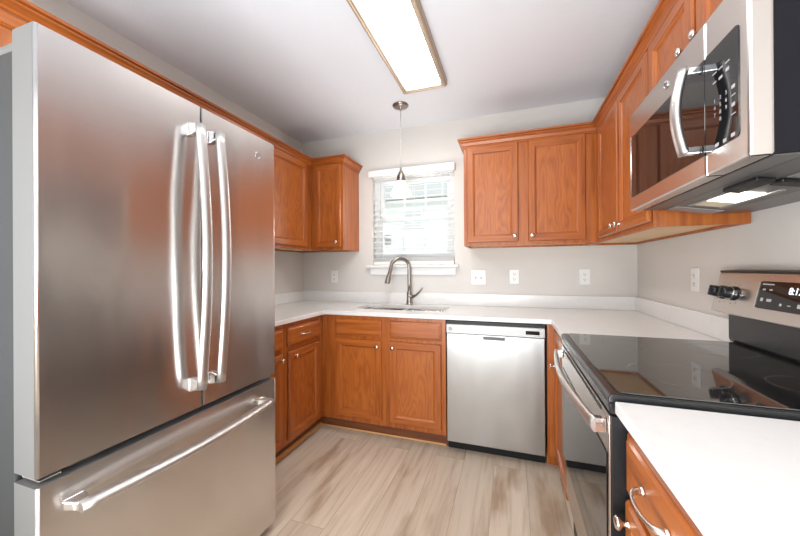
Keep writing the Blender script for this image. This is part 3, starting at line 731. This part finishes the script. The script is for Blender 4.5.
# ------------------------------------------------------------------ microwave
MX, MY0, MYS, MY1, MZ0, MZ1 = 0.474, 0.882, 1.042, 1.604, 1.460, 1.856
mwv = thing('microwave_oven', 'stainless over-the-range microwave hanging under the short right-hand cabinet', 'microwave', (0.66, 1.243, MZ0))
b = B(); prism(b, [(MX+0.043, MZ0+0.002), (MX+0.043, MZ1-0.004), (0.868, MZ1-0.004), (0.868, MZ0-0.024), (0.74, MZ0-0.024), (0.58, MZ0+0.002)], 'y', MY0+0.006, MY1-0.004)
make('housing', b, plain('dark_housing', (0.009, 0.009, 0.012), 0.5, Specular_IOR_Level=0.12), mwv, bevel=0.002)
b = B(); box(b, MX, MX+0.042, MYS+0.0012, MY1, MZ0, MZ1); md_ = make('door', b, STEEL_MW, mwv, bevel=0.006)
b = B(); box(b, MX, MX+0.042, MY0, MYS-0.0012, MZ0, MZ1); mc = make('control_panel', b, STEEL_MW, mwv, bevel=0.006)
gz0, gz1 = 1.514, 1.760
b = B(); box(b, MX-0.0018, MX-0.0002, MYS+0.0015, MY1-0.022, gz0, gz1); make('door_window', b, BLACK_GLASS, md_, bevel=0.0006)
b = B(); box(b, MX-0.0035, MX-0.0002, MY1-0.0215, MY1-0.015, gz0, gz1); make('window_edge_trim', b, CHROME, md_)
b = B(); prism(b, [(y, z) for y, z in rrect(MY0+0.030, MYS-0.0015, gz0, gz1, 0.010, 4)], 'x', MX-0.0018, MX-0.0002); kp = make('keypad', b, BLACK_GLASS, mc)
b = B(); pts = []; hy = MYS+0.020
for k in range(21):
    s = k/20; pts.append((MX-0.038-0.018*math.sin(math.pi*s), hy, 1.524+0.226*s))
tube(b, pts, 0.0125, 14, flat=(0.9, 1.45)); hd = make('handle', b, STEEL_BAR, md_)
for z in (1.533, 1.741):
    b = B(); box(b, MX-0.040, MX-0.0020, hy-0.010, hy+0.010, z-0.009, z+0.009); make('mount', b, CHROME, hd, bevel=0.002)
b = B(); lathe(b, [(0.0135, 0.0003), (0.0135, 0.002), (0.0115, 0.0026), (0.011, 0.0018)], (MX, 1.262, 1.810), (-1, 0, 0), 24); bd = make('badge', b, CHROME, md_)
b = B(); lathe(b, [(0.007, 0.0020), (0.008, 0.0028), (0.0065, 0.0030)], (MX, 1.262, 1.810), (-1, 0, 0), 20, cap=False); make('badge_emblem', b, PRINT_DARK, bd)
Mk = basis((MX-0.0019, (MY0+0.030+MYS)/2, 0), (0, -1, 0), (0, 0, 1))
for r, row in enumerate(('123', '456', '789', ' 0 ')):
    for c, ch in enumerate(row):
        if ch != ' ': text('key_'+{'0':'zero','1':'one','2':'two','3':'three','4':'four','5':'five','6':'six','7':'seven','8':'eight','9':'nine'}[ch], ch, 0.013, PRINT, kp, Mk @ Matrix.Translation((-0.022+c*0.022, 1.630-r*0.017, 0.0003)), 0.0002)
b = B()
for x, z, w, h in ((-0.022, 1.722, 0.016, 0.003), (0.002, 1.722, 0.016, 0.003), (0.028, 1.722, 0.016, 0.003), (-0.022, 1.700, 0.014, 0.003), (0.002, 1.700, 0.014, 0.006), (0.028, 1.705, 0.012, 0.008),
                   (0.048, 1.655, 0.012, 0.008), (0.048, 1.636, 0.016, 0.002), (0.048, 1.615, 0.012, 0.008), (0.048, 1.594, 0.016, 0.002), (0.046, 1.548, 0.014, 0.008), (0.016, 1.546, 0.012, 0.008), (-0.014, 1.546, 0.014, 0.008)):
    z -= 0.024; b = B(); box(b, x-w/2, x+w/2, z-h/2, z+h/2, 0.0001, 0.0005); b.transform(Mk); make('key_marking', b, PRINT, kp)
# underside: lamp lens, grease filters, vent strip, front bar
def under(name, x0, x1, y0, y1, mat, t=0.003, drop=0.0, bev=0.0, par=None):
    f = lambda x: MZ0+0.002 if x < 0.58 else (MZ0+0.002 - (x-0.58)/0.16*0.026 if x < 0.74 else MZ0-0.024)
    b = B(); prism(b, [(x0, f(x0)-0.0004-drop), (x1, f(x1)-0.0004-drop), (x1, f(x1)-t-drop), (x0, f(x0)-t-drop)], 'y', y0, y1)
    return make(name, b, mat, par or mwv, bevel=bev)
under('bottom_plate', MX+0.046, 0.579, MY0+0.012, MY1-0.01, HOOD, 0.002)
under('bottom_plate', 0.581, 0.739, MY0+0.012, MY1-0.01, HOOD, 0.002)
under('bottom_plate', 0.741, 0.866, MY0+0.012, MY1-0.01, HOOD, 0.002)
under('lamp_lens', 0.622, 0.700, 1.235, 1.370, LENS, 0.003, 0.0022)
under('lamp_tray', 0.622, 0.700, 1.3705, 1.450, plain('cream_lens', (0.75, 0.66, 0.48), 0.4), 0.003, 0.0022)
under('lamp_frame', 0.612, 0.6215, 1.18, 1.47, FILTER, 0.004, 0.0022); under('lamp_frame', 0.7005, 0.710, 1.18, 1.47, FILTER, 0.004, 0.0022)
under('grease_filter', 0.640, 0.735, 0.90, 1.06, FILTER, 0.004, 0.0022, 0.001); under('grease_filter', 0.590, 0.735, 1.50, 1.585, FILTER, 0.004, 0.0022, 0.001)
under('latch_bar', 0.590, 0.630, 1.075, 1.215, BLACK, 0.012, 0.0022, 0.003); under('latch_bar', 0.640, 0.730, 1.075, 1.12, BLACK, 0.010, 0.0022, 0.003)

# ------------------------------------------------------------------ pendant lamp
PX, PY = -0.803, 2.412
pd = thing('pendant_lamp', 'small lit pendant with a white glass bell shade hanging before the window', 'lamp', (PX, PY, ZC))
b = B(); lathe(b, [(0.063, 0), (0.063, 0.005), (0.056, 0.014), (0.035, 0.022), (0.012, 0.026), (0.008, 0.034), (0.004, 0.036)], (PX, PY, ZC-0.0005), (0, 0, -1), 28); make('canopy', b, BRUSHED_NICKEL, pd)
b = B(); tube(b, [(PX, PY, ZC-0.036), (PX, PY, 1.985)], 0.0032, 8); make('cord', b, plain('clear_cord', (0.62, 0.60, 0.57), 0.3), pd)
b = B(); random.seed(2)
z = ZC-0.045
while z > 2.0:
    a = z*90; tube(b, [(PX+0.0045*math.cos(a), PY+0.0045*math.sin(a), z), (PX-0.0045*math.cos(a), PY-0.0045*math.sin(a), z-0.011)], 0.0016, 6); z -= 0.0125
make('chain', b, NICKEL, pd)
b = B(); lathe(b, [(0.006, 2.010), (0.010, 2.000), (0.011, 1.984), (0.019, 1.976), (0.024, 1.960), (0.030, 1.948), (0.034, 1.925), (0.034, 1.905)], (PX, PY, 0), n=24); make('socket', b, BRUSHED_NICKEL, pd)
b = B(); upper = [(0.033, 1.9045), (0.038, 1.890), (0.046, 1.870)]
lower = [(0.046, 1.870), (0.056, 1.845), (0.066, 1.818), (0.074, 1.795)]
lathe(b, upper, (PX, PY, 0), n=32, mi=1, cap=False)
lathe(b, lower, (PX, PY, 0), n=32, cap=False)
bmesh.ops.remove_doubles(b, verts=b.verts[:], dist=1e-5)
sh = make('glass_shade', b, [SHADE, SHADE_TOP], pd)
md = sh.modifiers.new('thickness', 'SOLIDIFY'); md.thickness = 0.003; md.offset = -1

# ------------------------------------------------------------------ ceiling fixture
CX0, CX1, CY0, CY1 = -0.710, -0.398, 0.98, 2.196
cl = thing('ceiling_light', 'long rectangular fluorescent ceiling light with a tan frame', 'ceiling light', ((CX0+CX1)/2, (CY0+CY1)/2, ZC))
b = B(); z0 = ZC-0.0005
def fprof(o): return [(o, z0), (o, z0-0.030), (o+0.006, z0-0.036), (o+0.009, z0-0.047), (o+0.018, z0-0.047), (o+0.020, z0-0.043), (o+0.032, z0-0.041), (o+0.036, z0-0.020), (o+0.036, z0)]
P = fprof(0); corners = [(CX0, CY0, 1, 1), (CX1, CY0, -1, 1), (CX1, CY1, -1, -1), (CX0, CY1, 1, -1)]
R = [[b.verts.new((x+sx*o, y+sy*o, z)) for o, z in P] for x, y, sx, sy in corners]
for i in range(4):
    a, c = R[i], R[(i+1) % 4]
    for k in range(len(P)): b.faces.new((a[k], a[(k+1)%len(P)], c[(k+1)%len(P)], c[k]))
make('frame', b, FRAME_TAN, cl)
b = B(); box(b, CX0+0.0365, CX1-0.0365, CY0+0.0365, CY1-0.0365, z0-0.022, z0-0.018); make('diffuser', b, DIFFUSER, cl)

# ------------------------------------------------------------------ window blind
bl = thing('window_blind', 'white horizontal slatted blind lowered and open in the window', 'blind', (-0.835, YB-0.03, 2.06))
b = B(); box(b, WX0-0.022, WX1+0.012, YB-0.048, YB-0.036, 2.066, 2.126); box(b, WX0-0.022, WX0-0.010, YB-0.036, YB-0.001, 2.066, 2.126); box(b, WX1, WX1+0.012, YB-0.036, YB-0.001, 2.066, 2.126); make('valance', b, WHITE, bl, bevel=0.003)
sx0, sx1 = WX0+0.006, WX1-0.006; sy = YB+0.026
b = B(); box(b, sx0, sx1, sy-0.02, sy+0.024, 2.06, 2.098); make('head_rail', b, WHITE, bl, bevel=0.002)
b = B(); z = 2.028; SL = plain('slat_white', (0.80, 0.80, 0.79), 0.45, Transmission_Weight=0.0)
while z > 1.345:
    prism(b, [(sy-0.024, z-0.0075), (sy, z+0.0008), (sy+0.024, z+0.0065), (sy+0.024, z+0.0092), (sy, z+0.0038), (sy-0.024, z-0.0045)], 'x', sx0, sx1); z -= 0.0505
make('slats', b, SL, bl)
b = B(); box(b, sx0, sx1, sy-0.024, sy+0.024, 1.263, 1.294); make('bottom_rail', b, WHITE, bl, bevel=0.004)
b = B()
for k in range(6): box(b, sx0, sx1, sy-0.024, sy+0.024, 1.2965+k*0.006, 1.2995+k*0.006)
make('stacked_slats', b, SL, bl)
for x in (sx0+0.10, (sx0+sx1)/2+0.01, sx1-0.10):
    b = B(); 
    for yy in (sy-0.0262, sy+0.0262): box(b, x-0.0012, x+0.0012, yy-0.0008, yy+0.0008, 1.28, 2.07)
    make('ladder_cord', b, WHITE, bl)

# ------------------------------------------------------------------ outlets and switches
def plate(name, label, cat, c, rz, w=0.074, h=0.118, kinds=('outlet',)):
    """c = centre on the wall; local x along the wall, -y towards the room"""
    t = thing(name, label, cat, c, rz, 'wall outlets' if cat == 'outlet' else None)
    b = B(); box(b, -w/2, w/2, -0.006, -0.0005, -h/2, h/2); make('cover_plate', b, PLASTIC, t, bevel=0.003, world=False)
    n = len(kinds)
    for i, kd in enumerate(kinds):
        x = (i-(n-1)/2)*0.046
        if kd == 'outlet':
            for z in (0.021, -0.021):
                b = B(); prism(b, rrect(x-0.016, x+0.016, z-0.014, z+0.014, 0.009, 4), 'y', -0.0085, -0.0062); o = make('receptacle', b, PLASTIC, t, world=False)
                b = B(); box(b, x-0.008, x-0.0055, -0.0092, -0.0086, z-0.002, z+0.008); box(b, x+0.0055, x+0.008, -0.0092, -0.0086, z-0.002, z+0.006)
                lathe(b, [(0.0028, 0), (0.0028, 0.0006)], (x, -0.0086, z-0.008), (0, -1, 0), 10); make('slots', b, SLOT, o, world=False)
        elif kd == 'toggle':
            b = B(); box(b, x-0.006, x+0.006, -0.0072, -0.0061, -0.013, 0.013); o = make('switch_slot', b, plain('switch_slot_grey', (0.45, 0.45, 0.44), 0.5), t, world=False)  # slot plate in mid grey behind the toggle
            b = B(); prism(b, [(-0.0073, -0.006), (-0.0073, 0.006), (-0.017, 0.011), (-0.018, 0.006)], 'x', x-0.0045, x+0.0045); make('toggle', b, PLASTIC, t, world=False)
        else:
            b = B(); box(b, x-0.0165, x+0.0165, -0.0085, -0.0061, -0.033, 0.033); make('rocker', b, PLASTIC, t, bevel=0.0015, world=False)
    return t
plate('wall_outlet', 'white wall outlet below the single-door cabinet left of the window', 'outlet', (-1.620, YB, 1.153), 0)
plate('light_switch', 'white double switch plate on the back wall just right of the window', 'switch', (-0.256, YB, 1.150), 0, 0.118, 0.122, ('toggle', 'toggle'))
plate('wall_outlet', 'white wall outlet on the back wall beside the double switch plate', 'outlet', (0.027, YB, 1.158), 0)
plate('wall_outlet', 'white wall outlet on the back wall nearest the right-hand corner', 'outlet', (0.532, YB, 1.156), 0)
plate('wall_outlet', 'white outlet plate on the right wall beside the range control panel', 'outlet', (XR, 2.014, 1.164), -90)
